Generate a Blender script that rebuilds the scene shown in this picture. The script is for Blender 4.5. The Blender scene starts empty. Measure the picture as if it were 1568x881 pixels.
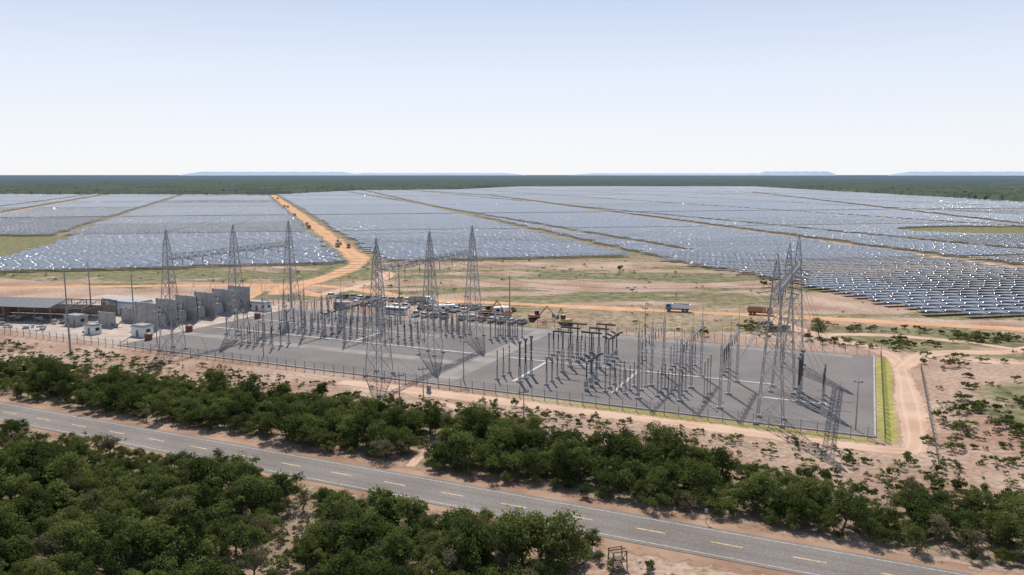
import bpy, math, random
import numpy as np
from mathutils import Vector
random.seed(7); rng=np.random.default_rng(7)
sc=bpy.context.scene
COL=sc.collection

# ---------------------------------------------------------------- frames
def L(a,c): return (.913*a+.408*c, -.408*a+.913*c)      # substation frame -> world
def R(s,c): return L(s,c-3.7)                            # highway frame (parallel to the yard)
SUBROT=math.atan2(-.408,.913)

# ---------------------------------------------------------------- noise
def vnoise(x,y,scale,seed):
    x=np.asarray(x,float)/scale; y=np.asarray(y,float)/scale
    ix=np.floor(x).astype(np.int64); iy=np.floor(y).astype(np.int64)
    fx=x-ix; fy=y-iy; fx=fx*fx*(3-2*fx); fy=fy*fy*(3-2*fy)
    def h(i,j):
        n=(i*374761393+j*668265263+seed*1442695041)&0xffffffff
        n=((n^(n>>13))*1274126177)&0xffffffff
        n=(n^(n>>16))&0xffffffff
        return n/4294967295.0
    return (h(ix,iy)*(1-fx)+h(ix+1,iy)*fx)*(1-fy)+(h(ix,iy+1)*(1-fx)+h(ix+1,iy+1)*fx)*fy
def fbm(x,y,scale,seed,o=3):
    r=0;a=.5;t=0
    for k in range(o):
        r=r+a*vnoise(x,y,scale/2**k,seed+k*17); t+=a; a*=.5
    return r/t

# ---------------------------------------------------------------- materials
def nodes(mat):
    mat.use_nodes=True
    nt=mat.node_tree; b=nt.nodes['Principled BSDF']; return nt,b
def N(nt,t,**kw):
    n=nt.nodes.new(t)
    for k,v in kw.items(): setattr(n,k,v)
    return n
def noise_col(nt,scale,c1,c2,detail=4,lo=.35,hi=.65,coord='Object'):
    tc=N(nt,'ShaderNodeTexCoord'); nz=N(nt,'ShaderNodeTexNoise'); nz.inputs['Scale'].default_value=scale
    nz.inputs['Detail'].default_value=detail
    nt.links.new(tc.outputs[coord],nz.inputs['Vector'])
    cr=N(nt,'ShaderNodeValToRGB'); cr.color_ramp.elements[0].position=lo; cr.color_ramp.elements[1].position=hi
    cr.color_ramp.elements[0].color=(*c1,1); cr.color_ramp.elements[1].color=(*c2,1)
    nt.links.new(nz.outputs['Fac'],cr.inputs['Fac'])
    return cr.outputs['Color'],nz
def mixc(nt,f,a,b):
    m=N(nt,'ShaderNodeMix',data_type='RGBA')
    if isinstance(f,float): m.inputs['Factor'].default_value=f
    else: nt.links.new(f,m.inputs['Factor'])
    for s,v in ((6,a),(7,b)):
        if isinstance(v,tuple): m.inputs[s].default_value=(*v,1)
        else: nt.links.new(v,m.inputs[s])
    return m.outputs[2]
def math_(nt,op,a,b=None,clamp=False):
    m=N(nt,'ShaderNodeMath',operation=op); m.use_clamp=clamp
    for i,v in enumerate((a,b)):
        if v is None: continue
        if isinstance(v,(int,float)): m.inputs[i].default_value=v
        else: nt.links.new(v,m.inputs[i])
    return m.outputs[0]
def simple(name,c,rough=.7,metal=0.,var=.18,scale=1.5,spec=.5):
    m=bpy.data.materials.new(name); nt,b=nodes(m)
    c1=tuple(x*(1-var) for x in c); c2=tuple(min(1,x*(1+var)) for x in c)
    col,_=noise_col(nt,scale,c1,c2)
    nt.links.new(col,b.inputs['Base Color']); b.inputs['Roughness'].default_value=rough; b.inputs['Metallic'].default_value=metal
    b.inputs['Specular IOR Level'].default_value=spec
    return m

STEEL=simple('galvanised_steel',(.33,.33,.335),.55,.25)
STEEL_D=simple('weathered_steel',(.2,.2,.21),.6,.1)
INS=simple('porcelain_insulator',(.06,.05,.05),.4)
CONC=simple('cast_concrete',(.36,.35,.335),.85,scale=.6)
CONC_P=simple('pole_concrete',(.3,.28,.26),.85)
WHITE=simple('white_paint',(.75,.75,.74),.5,var=.06)
RED=simple('red_paint',(.38,.07,.05),.4)
ORANGE=simple('machine_orange',(.38,.16,.07),.5)
YELLOW=simple('machine_yellow',(.5,.35,.1),.5)
BLUE=simple('blue_paint',(.12,.22,.3),.4)
GREY=simple('grey_paint',(.3,.31,.32),.4)
BLACK=simple('black_rubber',(.025,.025,.025),.8)
GLASS=simple('dark_glass',(.03,.04,.05),.12)
WOOD=simple('old_wood',(.13,.1,.075),.9)
ALU=simple('conductor_aluminium',(.42,.42,.43),.6,.2)
BARK=simple('bark',(.12,.09,.065),.95)
ROOF=simple('roof_sheet_dark',(.11,.11,.12),.6)
BRICK=simple('bare_blockwork',(.4,.33,.28),.9)
PIPE=simple('tank_brown',(.2,.075,.05),.6)
PILE=simple('pile_steel_matte',(.12,.12,.12),1.,spec=0.)
LINEW=simple('road_paint_white',(.5,.48,.45),.8,var=.3,scale=2)
LINEY=simple('road_paint_yellow',(.66,.5,.24),.8,var=.3,scale=2)
MATS=[STEEL,STEEL_D,INS,CONC,CONC_P,WHITE,RED,ORANGE,YELLOW,BLUE,GREY,BLACK,GLASS,WOOD,ALU,BARK,ROOF,BRICK,PIPE,PILE]

# ---------------------------------------------------------------- mesh builder
class MB:
    def __init__(s): s.v=[];s.f=[];s.m=[]
    def idx(s,mat): return MATS.index(mat)
    def quadring(s,A,B,mat,cap=True):
        n=len(A); o=len(s.v); s.v+= [tuple(p) for p in A]+[tuple(p) for p in B]; mi=s.idx(mat)
        for i in range(n):
            j=(i+1)%n; s.f.append((o+i,o+j,o+n+j,o+n+i)); s.m.append(mi)
        if cap:
            s.f.append(tuple(o+i for i in reversed(range(n)))); s.m.append(mi)
            s.f.append(tuple(o+n+i for i in range(n))); s.m.append(mi)
    def cyl(s,p,q,r1,mat,r2=None,n=6,cap=True):
        p=Vector(p);q=Vector(q); d=(q-p)
        if d.length<1e-6: return
        d.normalize(); up=Vector((0,0,1)) if abs(d.z)<.95 else Vector((1,0,0))
        x=d.cross(up).normalized(); y=d.cross(x)
        r2=r1 if r2 is None else r2
        A=[p+(x*math.cos(t)+y*math.sin(t))*r1 for t in [2*math.pi*(i+.5)/n for i in range(n)]]
        B=[q+(x*math.cos(t)+y*math.sin(t))*r2 for t in [2*math.pi*(i+.5)/n for i in range(n)]]
        s.quadring(A,B,mat,cap)
    def beam(s,p,q,w,mat): s.cyl(p,q,w*.6,mat,n=4,cap=False)
    def box(s,c,size,mat,rz=0):
        cx,cy,cz=c; hx,hy,hz=[t/2 for t in size]; ca,sa=math.cos(rz),math.sin(rz)
        P=[(-hx,-hy),(hx,-hy),(hx,hy),(-hx,hy)]
        A=[(cx+x*ca-y*sa,cy+x*sa+y*ca,cz-hz) for x,y in P]; B=[(x,y,cz+hz) for x,y,_ in A]
        s.quadring(A,B,mat)
    def prism(s,prof,y0,y1,mat,inset=0):   # profile in xz, extruded along y
        A=[(x,y0,z) for x,z in prof]; B=[(x,y1,z) for x,z in prof]; s.quadring(A,B,mat)
    def cable(s,p,q,sag,r,mat,n=12):
        p=Vector(p);q=Vector(q); pr=p
        for i in range(1,n+1):
            t=i/n; c=p.lerp(q,t); c.z-=4*sag*t*(1-t); s.cyl(pr,c,r,mat,n=3,cap=False); pr=c
    def mesh(s,name):
        me=bpy.data.meshes.new(name); me.from_pydata(s.v,[],s.f)
        used=sorted(set(s.m)); mp={u:i for i,u in enumerate(used)}
        for u in used: me.materials.append(MATS[u])
        me.polygons.foreach_set('material_index',[mp[i] for i in s.m]); me.update(); return me
def add(name,me,loc=(0,0,0),rz=0,sc_=1,parent=None):
    o=bpy.data.objects.new(name,me); o.location=loc; o.rotation_euler=(0,0,rz)
    o.scale=(sc_,sc_,sc_) if isinstance(sc_,(int,float)) else sc_
    COL.objects.link(o)
    if parent: o.parent=parent
    return o
def empty(name):
    o=bpy.data.objects.new(name,None); COL.objects.link(o); return o

# ================================================================ GROUND
def axis(lo,hi,step,far,g=1.22):
    mid=np.arange(lo,hi+.01,step); a=[hi];st=step
    while a[-1]<far: st*=g; a.append(a[-1]+st)
    b=[lo];st=step
    while b[-1]>-far: st*=g; b.append(b[-1]-st)
    return np.concatenate([np.array(b[:0:-1]),mid,np.array(a[1:])])
xs=axis(-250,270,1.7,42000); ys=axis(72,480,1.7,42000)
X,Y=np.meshgrid(xs,ys); nx,ny=len(xs),len(ys)
A_=.913*X-.408*Y; C_=.408*X+.913*Y; S2=A_; C2=C_+3.7
def sst(e0,e1,x):
    t=np.clip((x-e0)/(e1-e0),0,1); return t*t*(3-2*t)
n1=fbm(X,Y,40,1); n2=fbm(X,Y,12,5); n3=fbm(X*.45,Y*1.5,20,9)
veg=np.full(X.shape,.15)
TOPX=[-240,-160,-90,-20,20,50,90]; TOPY=[140,140,145,144,140,134,131]
top=np.interp(S2,TOPX,TOPY)
wood=sst(115,118,C2)*(1-sst(top-8,top+6,C2))
wood=np.maximum(wood,(1-sst(101,104,C2))*(1-sst(-38,-28,S2)))
veg=np.maximum(veg,.45*wood)
veg=np.maximum(veg,.36*(1-sst(101,104,C2)))
veg=np.maximum(veg,.36*sst(-3,6,C2-top)*(1-sst(153,158,C2)))
north=sst(245,252,C_)*(1-sst(455,490,Y))
veg=np.maximum(veg,north*np.clip((n3-.41)*3.6,0,.8)*np.where(Y>318,1,.8))
veg=np.maximum(veg,north*sst(366,372,Y)*np.where(X<-98,.8,.5)*np.clip(n2*1.5,0,1))
veg=np.maximum(veg,np.where((X>100)&(Y<262),np.clip((n1-.40)*3,0,.85),0))
veg=np.where((Y>250)&(Y<325)&(X>-20)&(X<120)&(n1>.5),np.maximum(veg,.5),veg)
lush=(sst(3.6,4.2,A_)*(1-sst(7,8,A_))*sst(160,163,C_)*(1-sst(234,238,C_)))
lush=np.maximum(lush,.75*sst(158.4,159,C_)*(1-sst(161.5,162.3,C_))*sst(-90,-40,A_)*(1-sst(2,5,A_)))
pocket=((X<-300+ (Y-474)*-.26)&(X<-300)&(Y>474)&(Y<640)&(X>-470))|(((X-440)/95)**2+((Y-705)/52)**2<1)
veg=np.where(pocket,.85,veg)
field=(Y>455)&~pocket
veg=np.where(field,.55,veg)
out=(Y>3300)|(X>935)|((X<-575)&(Y>2010))|(X<-2000)|(Y<-100)
veg=np.where(out,1.,veg)
verts=np.stack([X,Y,np.zeros_like(X)],-1).reshape(-1,3)
idx=np.arange(nx*ny).reshape(ny,nx)
faces=np.stack([idx[:-1,:-1],idx[:-1,1:],idx[1:,1:],idx[1:,:-1]],-1).reshape(-1,4)
def fastmesh(name,verts,faces,attrs={}):
    me=bpy.data.meshes.new(name); k=faces.shape[1]
    me.vertices.add(len(verts)); me.vertices.foreach_set('co',verts.astype(np.float32).ravel())
    me.loops.add(faces.size); me.loops.foreach_set('vertex_index',faces.astype(np.int32).ravel())
    me.polygons.add(len(faces)); me.polygons.foreach_set('loop_start',np.arange(0,faces.size,k,dtype=np.int32))
    me.polygons.foreach_set('loop_total',np.full(len(faces),k,dtype=np.int32))
    me.update(calc_edges=True)
    for n,a in attrs.items():
        at=me.attributes.new(n,'FLOAT','POINT'); at.data.foreach_set('value',np.asarray(a,dtype=np.float32).ravel())
    me.validate(); return me
gm=fastmesh('ground',verts,faces,{'veg':veg,'lush':lush,'litter':wood})
G=bpy.data.materials.new('soil_and_grass'); nt,b=nodes(G)
def attr(nt,n):
    a=N(nt,'ShaderNodeAttribute'); a.attribute_name=n; return a.outputs['Fac']
soil,_=noise_col(nt,.045,(.37,.235,.168),(.54,.40,.31),6)
soil2,_=noise_col(nt,.9,(.62,.60,.58),(1.12,1.12,1.12),6,.3,.7)
mul=N(nt,'ShaderNodeMix',data_type='RGBA',blend_type='MULTIPLY'); mul.inputs['Factor'].default_value=1
nt.links.new(soil,mul.inputs[6]); nt.links.new(soil2,mul.inputs[7])
soilc=mixc(nt,math_(nt,'MULTIPLY',attr(nt,'litter'),.4),mul.outputs[2],(.2,.14,.10))
grass,_=noise_col(nt,.25,(.11,.11,.055),(.25,.225,.12),6)
nz=N(nt,'ShaderNodeTexNoise'); nz.inputs['Scale'].default_value=.35; nz.inputs['Detail'].default_value=9; nz.inputs['Roughness'].default_value=.75
tc=N(nt,'ShaderNodeTexCoord'); nt.links.new(tc.outputs['Object'],nz.inputs['Vector'])
t=math_(nt,'ADD',math_(nt,'MULTIPLY',nz.outputs['Fac'],2.2),math_(nt,'MULTIPLY',attr(nt,'veg'),1.3))
t=math_(nt,'MULTIPLY',math_(nt,'SUBTRACT',t,1.56),2.8,clamp=True)
c=mixc(nt,t,soilc,grass)
lc,_=noise_col(nt,.6,(.24,.25,.05),(.40,.38,.08),5)
c=mixc(nt,math_(nt,'MULTIPLY',attr(nt,'lush'),.9,clamp=True),c,lc)
nt.links.new(c,b.inputs['Base Color']); b.inputs['Roughness'].default_value=1; b.inputs['Specular IOR Level'].default_value=.1
bp=N(nt,'ShaderNodeBump'); bp.inputs['Strength'].default_value=.8; bp.inputs['Distance'].default_value=.35
nt.links.new(nz.outputs['Fac'],bp.inputs['Height']); nt.links.new(bp.outputs['Normal'],b.inputs['Normal'])
gm.materials.append(G); add('ground',gm)

# ================================================================ ROADS
def chaikin(p,it=2):
    for _ in range(it):
        q=[p[0]]
        for a,b_ in zip(p[:-1],p[1:]):
            q+= [(.75*a[0]+.25*b_[0],.75*a[1]+.25*b_[1]),(.25*a[0]+.75*b_[0],.25*a[1]+.75*b_[1])]
        p=q+[p[-1]]
    return p
def resample(p,step):
    out=[p[0]]
    for a,b_ in zip(p[:-1],p[1:]):
        d=math.dist(a,b_); n=max(1,int(round(d/step)))
        for i in range(1,n+1): out.append((a[0]+(b_[0]-a[0])*i/n,a[1]+(b_[1]-a[1])*i/n))
    return out
def ribbon(name,pts,w,z,mat,step=3,jit=.12,smooth=2):
    p=np.array(resample(chaikin(pts,smooth) if smooth else pts,step))
    d=np.gradient(p,axis=0); d/=np.linalg.norm(d,axis=1)[:,None]+1e-9; nrm=np.stack([-d[:,1],d[:,0]],1)
    K=9; ts=np.linspace(-1,1,K); V=[];E=[]
    w1=w/2*(1+jit*2*(vnoise(np.arange(len(p))*step,0,18,3)-.5)*2)
    for t in ts:
        V.append(np.concatenate([p+nrm*(t*w1)[:,None],np.full((len(p),1),z)],1)); E.append(np.full(len(p),t))
    V=np.stack(V,1).reshape(-1,3); E=np.stack(E,1).ravel()
    ii=np.arange(len(p)*K).reshape(len(p),K)
    F=np.stack([ii[:-1,1:],ii[:-1,:-1],ii[1:,:-1],ii[1:,1:]],-1).reshape(-1,4)
    me=fastmesh(name,V,F,{'edge':E}); me.materials.append(mat); return add(name,me)
def dirtmat(name,c1,c2,ruts=.5):
    m=bpy.data.materials.new(name); nt,b=nodes(m)
    col,_=noise_col(nt,.12,c1,c2,6)
    e=attr(nt,'edge'); ab=math_(nt,'ABSOLUTE',e)
    rut=math_(nt,'SUBTRACT',1,math_(nt,'MULTIPLY',math_(nt,'ABSOLUTE',math_(nt,'SUBTRACT',ab,.42)),6),clamp=True)
    col=mixc(nt,math_(nt,'MULTIPLY',rut,ruts),col,tuple(min(1,x*1.2) for x in c2))
    tc=N(nt,'ShaderNodeTexCoord'); nz=N(nt,'ShaderNodeTexNoise'); nz.inputs['Scale'].default_value=.5; nz.inputs['Detail'].default_value=6
    nt.links.new(tc.outputs['Object'],nz.inputs['Vector'])
    al=math_(nt,'MULTIPLY',math_(nt,'SUBTRACT',math_(nt,'ADD',1.12,math_(nt,'MULTIPLY',math_(nt,'SUBTRACT',nz.outputs['Fac'],.5),1.1)),math_(nt,'MULTIPLY',ab,1.1)),5,clamp=True)
    nt.links.new(col,b.inputs['Base Color']); nt.links.new(al,b.inputs['Alpha']); b.inputs['Roughness'].default_value=1
    b.inputs['Specular IOR Level'].default_value=.1
    return m
DIRT=dirtmat('orange_dirt',(.48,.265,.14),(.59,.36,.21))
DIRTP=dirtmat('pink_dirt',(.48,.31,.215),(.58,.41,.30))
DIRTF=dirtmat('service_dirt',(.34,.25,.20),(.44,.33,.26))
SHOULD=dirtmat('shoulder_dirt',(.27,.165,.11),(.40,.265,.18),0)
ribbon('dirt_road',[(-520,330),(-228,351),(-158,357),(-109,361),(-87,359),(-60,340),(-37,315)],8,.02,DIRT)
ribbon('dirt_road',[(-100,353),(-84,327),(-37.7,316),(4,306),(52,291),(86,282.5),(126,268),(166,254.5),(230,236),(330,215)],8,.035,DIRT)
ribbon('dirt_road',[(-97,330),(-100,353),(-90,385),(-86,428),(-88,463),(-125,577)],13,.05,DIRT)
ribbon('dirt_road',[(-72,420),(-60,395),(-66,360),(-80,330)],7,.028,DIRTP)
ribbon('dirt_road',[(-88,463),(-577,1937),(-660,2200)],14,.06,DIRT,step=8,smooth=0)
ribbon('dirt_road',[(-420,2700),(-52,1878),(273,422),(300,300)],7,.05,DIRTP,step=8,smooth=0)
ribbon('dirt_road',[(660,2214),(508,791),(470,450)],6,.05,DIRTF,step=8,smooth=0)
ribbon('dirt_road',[(-1000,1980),(-650,1013),(-470,500),(-440,330)],8,.05,DIRT,step=8,smooth=0)
e=[L(-115,155),L(-90,155.5),L(-60,156),L(-20,156),L(8,155.5),L(10.8,160),L(10.6,190),L(10,225),L(8,245),(96,246),(91,262),(90,283)]
ribbon('perimeter_dirt_road',e,5.6,.02,DIRTP,step=2)
ribbon('dirt_road',[L(10,226),(118,222),(140,220),(152,228),(175,242),(240,262)],5.5,.03,DIRTP,step=2)
ribbon('dirt_road',[(96,246),(112,247),(130,240),(146,226),(150,212),(136,206),(118,214)],4,.015,DIRTP,step=2)
ribbon('dirt_track',[R(-70,117),R(-72,128),R(-70,140),R(-74,150),L(-97,154)],2.4,.016,DIRTP,step=1.5)
ribbon('dirt_track',[(-110,300),(-108,330),(-112,358)],6,.018,DIRT,step=2)
ribbon('road_shoulder',[R(-420,109.2),R(260,109.2)],15.5,.012,SHOULD,step=3,jit=.05,smooth=0)
# asphalt
AS=bpy.data.materials.new('asphalt'); nt,b=nodes(AS)
a1,_=noise_col(nt,.06,(.19,.162,.143),(.24,.212,.188),5); a2,_=noise_col(nt,2.5,(.82,.82,.82),(1.1,1.1,1.1),4)
mm=N(nt,'ShaderNodeMix',data_type='RGBA',blend_type='MULTIPLY'); mm.inputs['Factor'].default_value=1
nt.links.new(a1,mm.inputs[6]); nt.links.new(a2,mm.inputs[7])
ab=math_(nt,'ABSOLUTE',attr(nt,'edge'))
tr=math_(nt,'SUBTRACT',1,math_(nt,'MULTIPLY',math_(nt,'ABSOLUTE',math_(nt,'SUBTRACT',ab,.36)),7),clamp=True)
cc=mixc(nt,math_(nt,'MULTIPLY',tr,.4),mm.outputs[2],(.14,.12,.105))
nt.links.new(cc,b.inputs['Base Color']); b.inputs['Roughness'].default_value=.9; b.inputs['Specular IOR Level'].default_value=.2
ribbon('asphalt_road',[R(-420,109.2),R(260,109.2)],9.2,.06,AS,step=3,jit=.01,smooth=0)
def strips(name,segs,z,mat):
    V=[];F=[]
    for s0,s1,c0,c1 in segs:
        o=len(V); V+=[(*R(s0,c0),z),(*R(s1,c0),z),(*R(s1,c1),z),(*R(s0,c1),z)]; F.append((o,o+1,o+2,o+3))
    me=bpy.data.meshes.new(name); me.from_pydata(V,[],F); me.materials.append(mat); return add(name,me)
strips('road_edge_line',[(-420,260,109.2+d-.06,109.2+d+.06) for d in (-3.75,3.75)],.066,LINEW)
strips('road_centre_dashes',[(s,s+4.2,109.2-.09,109.2+.09) for s in np.arange(-420,260,10.6)],.066,LINEY)

# ================================================================ SOLAR FARM
th=math.radians(11); U=np.array([math.cos(th),math.sin(th)]); W=np.array([-math.sin(th),math.cos(th)])
poly=np.array([(-1900,-60),(-596,306),(-258.8,399.6),(-98.5,444),(-81,451),(79.3,479),(84,470),(127,370),(141,308),(150,276),(178,275),(330,292),(930,420),(921,1440),(973,3268),(42,3268),(-177,2586),(-462,2481),(-577,1937),(-1276,2000),(-2000,1900)])
def inpoly(px,py,poly):
    r=np.zeros(px.shape,bool); n=len(poly)
    for i in range(n):
        x1,y1=poly[i];x2,y2=poly[(i+1)%n]
        cond=((y1>py)!=(y2>py)); xi=(x2-x1)*(py-y1)/(y2-y1+1e-12)+x1
        r^=cond&(px<xi)
    return r
def dseg(px,py,a,b_):
    a=np.array(a,float);b_=np.array(b_,float);d=b_-a
    t=np.clip(((px-a[0])*d[0]+(py-a[1])*d[1])/(d@d),0,1)
    return np.hypot(px-a[0]-t*d[0],py-a[1]-t*d[1])
PITCH=6.7; TL=8.0
ww=np.arange(100,3500,PITCH); uu=np.arange(-2000,2100,TL+.03)
UU,WW=np.meshgrid(uu,ww)
UU=UU+rng.uniform(-4,4,len(ww))[:,None]
px=UU*U[0]+WW*W[0]; py=UU*U[1]+WW*W[1]
ok=inpoly(px,py,poly)
for a,b_,hw in [((-88,463),(-577,1937),12),((-577,1937),(-700,2300),12),((84,470),(-462,2481),7),((-420,2700),(-52,1878),8.5),((-52,1878),(273,422),8.5),((273,422),(300,250),8.5),
              ((660,2214),(508,791),8),((508,791),(470,400),8),((-1000,1980),(-650,1013),9),((-650,1013),(-470,500),9),((-470,500),(-440,300),9)]:
    ok&=dseg(px,py,a,b_)>hw
dn=np.array([-489.,1474.]); dn/=np.hypot(*dn); du=(px+88)*dn[1]-(py-463)*dn[0]
ok&=np.abs(((du+105)%210)-105)>np.where((np.abs(du)<50)|(py<520),-1,4.8)
ok&=(np.abs(((WW+20)%290)-145)>np.where(py<470,-1,4.5))
pk=((px<-300)&(py>470)&(py<645)&(px>-480)&(px<-300-(py-474)*.3))|(((px-440)/95)**2+((py-705)/55)**2<1)
ok&=~pk
px=px[ok];py=py[ok];wv=WW[ok];uv=du[ok]; n=len(px)
blk=np.floor(uv/210).astype(np.int64)*7919+np.floor((wv+165)/145).astype(np.int64)*104729+12345
def hsh(n_):
    n_=n_&0xffffffff; n_=((n_^(n_>>13))*1274126177)&0xffffffff; return ((n_^(n_>>16))&0xffff)/65535.
br=hsh(blk); dk=(hsh(blk+777)<.2)|((uv<0)&(hsh(blk+99)<.18))
row=hsh(np.round(wv/PITCH).astype(np.int64)*40503+blk)
tilt=np.radians(4.2+3.0*(br-.5)+2.8*(row-.5)-1.8*dk+rng.normal(0,.05,n))
hl=TL/2; hw=2.1; h0=1.6
def corner(su,sv,dz):
    x=px+su*hl*U[0]+sv*hw*np.cos(tilt)*W[0]; y=py+su*hl*U[1]+sv*hw*np.cos(tilt)*W[1]; z=h0+sv*hw*np.sin(tilt)+dz
    return np.stack([x,y,z],1)
cs=[corner(-1,-1,0),corner(1,-1,0),corner(1,1,0),corner(-1,1,0),corner(-1,-1,-.08),corner(1,-1,-.08),corner(1,1,-.08),corner(-1,1,-.08)]
V=np.stack(cs,1).reshape(-1,3); o=(np.arange(n)*8)[:,None]
fs=[(0,1,2,3),(7,6,5,4),(0,4,5,1),(1,5,6,2),(2,6,7,3),(3,7,4,0)]
F=np.concatenate([o+np.array(f)[None] for f in fs],0)
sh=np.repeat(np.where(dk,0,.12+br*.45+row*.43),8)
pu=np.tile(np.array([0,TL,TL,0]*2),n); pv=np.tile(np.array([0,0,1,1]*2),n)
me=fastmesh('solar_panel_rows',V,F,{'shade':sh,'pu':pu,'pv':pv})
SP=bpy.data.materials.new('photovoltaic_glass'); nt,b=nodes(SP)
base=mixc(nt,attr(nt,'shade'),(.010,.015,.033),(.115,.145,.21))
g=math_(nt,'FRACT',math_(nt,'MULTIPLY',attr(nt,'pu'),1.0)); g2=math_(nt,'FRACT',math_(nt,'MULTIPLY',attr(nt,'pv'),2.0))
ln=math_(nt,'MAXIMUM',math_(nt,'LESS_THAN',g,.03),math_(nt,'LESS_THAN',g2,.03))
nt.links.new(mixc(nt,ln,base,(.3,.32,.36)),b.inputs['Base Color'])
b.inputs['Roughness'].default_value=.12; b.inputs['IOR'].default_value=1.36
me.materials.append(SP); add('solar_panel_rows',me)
near=py<520; M=MB()
for x,y in zip(px[near],py[near]):
    M.beam((x+U[0]*2,y+U[1]*2,0),(x+U[0]*2,y+U[1]*2,1.45),.12,PILE)
add('solar_support_piles',M.mesh('solar_support_piles'))

# ================================================================ SUBSTATION PAD
def Lpoly(name,pts,z0,z1,mat):
    n=len(pts); V=[(*L(a,c),z0) for a,c in pts]+[(*L(a,c),z1) for a,c in pts]
    F=[tuple(range(n,2*n))]+[(i,(i+1)%n,n+(i+1)%n,n+i) for i in range(n)]
    me=bpy.data.meshes.new(name); me.from_pydata(V,[],F); me.materials.append(mat); return add(name,me)
GR=bpy.data.materials.new('crushed_gravel'); nt,b=nodes(GR)
g1,_=noise_col(nt,.05,(.175,.157,.148),(.24,.217,.204),7,.3,.7); g2c,_=noise_col(nt,6,(.72,.72,.72),(1.22,1.22,1.22),3)
mm=N(nt,'ShaderNodeMix',data_type='RGBA',blend_type='MULTIPLY'); mm.inputs['Factor'].default_value=1
nt.links.new(g1,mm.inputs[6]); nt.links.new(g2c,mm.inputs[7]); nt.links.new(mm.outputs[2],b.inputs['Base Color'])
b.inputs['Roughness'].default_value=1; b.inputs['Specular IOR Level'].default_value=.1
CAP=simple('pale_pavement',(.43,.345,.285),.9,scale=.2)
PATH=simple('compact_gravel',(.25,.225,.205),.95,scale=.15)
Lpoly('gravel_yard',[(-200,163),(3.2,163),(3.2,237.5),(-196,237.5)],0,.12,GR)
Lpoly('concrete_apron',[(-290,166),(-200.2,163),(-196.2,238),(-290,232)],0,.08,CAP)
for a0,a1,c0,c1,z in [(-96,-90,164,236,.13),(-196,-2,232.5,236.5,.134),(-196,-98,182,186,.13)]:
    Lpoly('yard_service_path',[(a0,c0),(a1,c0),(a1,c1),(a0,c1)],.11,z,PATH)
CAPW=simple('trench_concrete',(.5,.48,.45),.9,scale=.8)
def trench(a0,a1,c0,c1): Lpoly('cable_trench_cover',[(a0,c0),(a1,c0),(a1,c1),(a0,c1)],.1,.22,CAPW)
trench(-195,-98,195,195.8); trench(-88,-18,194.5,195.3); trench(-195,-120,212,212.7); trench(-140,-139.2,197,211)
trench(-52,-51.2,172,193.5); trench(-77,-76.2,172,193.5); trench(-20,-6,182,182.8)
for a0,a1,c0,c1 in [(-200,3.7,162.5,162.9),(3.3,3.7,163,238)]:
    Lpoly('yard_kerb',[(a0,c0),(a1,c0),(a1,c1),(a0,c1)],0,.28,CONC)

# ---- fences
def fence(name,pts,h=2.4,post=CONC_P,sp=3.,wire=.03,vert=True,loc=L):
    M=MB()
    P=[loc(*p) for p in pts]
    for a,b_ in zip(P[:-1],P[1:]):
        d=math.dist(a,b_); n=max(1,int(d/sp))
        for i in range(n+1):
            x=a[0]+(b_[0]-a[0])*i/n; y=a[1]+(b_[1]-a[1])*i/n
            M.box((x,y,h/2),(.13,.13,h),post,SUBROT); M.beam((x,y,h),(x-.15,y-.3,h+.35),.08,post)
        for k in (range(7) if vert else range(4)):
            z=h*(k+.6)/(7 if vert else 4); M.beam((*a,z),(*b_,z),wire,STEEL_D)
        if vert:
            n=int(d/.45)
            for i in range(n):
                x=a[0]+(b_[0]-a[0])*i/n; y=a[1]+(b_[1]-a[1])*i/n; x2=a[0]+(b_[0]-a[0])*(i+1.5)/n; y2=a[1]+(b_[1]-a[1])*(i+1.5)/n
                M.beam((x,y,.1),(x2,y2,h),wire*.8,STEEL_D)
    return add(name,M.mesh(name))
fence('chain_link_fence',[(-292,160),(5.2,160.8),(5.2,239.5),(-198,240)])
fence('wooden_post_fence',[(13.5,152),(14,190),(14.5,226)],1.6,WOOD,3,.04,False)

# ================================================================ LATTICE STRUCTURES
def lattice(M,cx,cy,prof,leg,br,mat=STEEL):
    prev=None
    for z,w in prof:
        h=w/2; cur=[Vector((cx+sx*h,cy+sy*h,z)) for sx,sy in ((-1,-1),(1,-1),(1,1),(-1,1))]
        if prev:
            for i in range(4):
                j=(i+1)%4
                M.beam(prev[i],cur[i],leg,mat); M.beam(prev[i],cur[j],br,mat); M.beam(prev[j],cur[i],br,mat); M.beam(cur[i],cur[j],br,mat)
        prev=cur
def lbeam(M,p,q,w,n,leg,br,mat=STEEL):
    p=Vector(p);q=Vector(q); d=(q-p).normalized(); up=Vector((0,0,1)); sd=d.cross(up)
    prev=None
    for k in range(n+1):
        c=p.lerp(q,k/n); cur=[c+sd*(sx*w/2)+up*(sz*w/2) for sx,sz in ((-1,-1),(1,-1),(1,1),(-1,1))]
        if prev:
            for i in range(4):
                j=(i+1)%4
                M.beam(prev[i],cur[i],leg,mat); M.beam(prev[i] if k%2 else prev[j],cur[j] if k%2 else cur[i],br,mat); M.beam(cur[i],cur[j],br,mat)
        prev=cur
def insulator(M,p,q,r=.12,n=7):
    p=Vector(p);q=Vector(q); M.cyl(p,q,r*.5,INS,n=5)
    for i in range(n):
        c=p.lerp(q,(i+.5)/n); d=(q-p).normalized()*.07; M.cyl(c-d,c+d,r,INS,r*.8,n=6)
prof=[(0.1,5.0),(5,4.4),(9.5,3.8),(13.5,3.3),(17,2.85),(20,2.45),(22.7,2.1),(25.2,1.8),(27.4,1.55),(29.4,1.3),(31,.95),(32.6,.55),(34.3,.1)]
M=MB()
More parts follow.
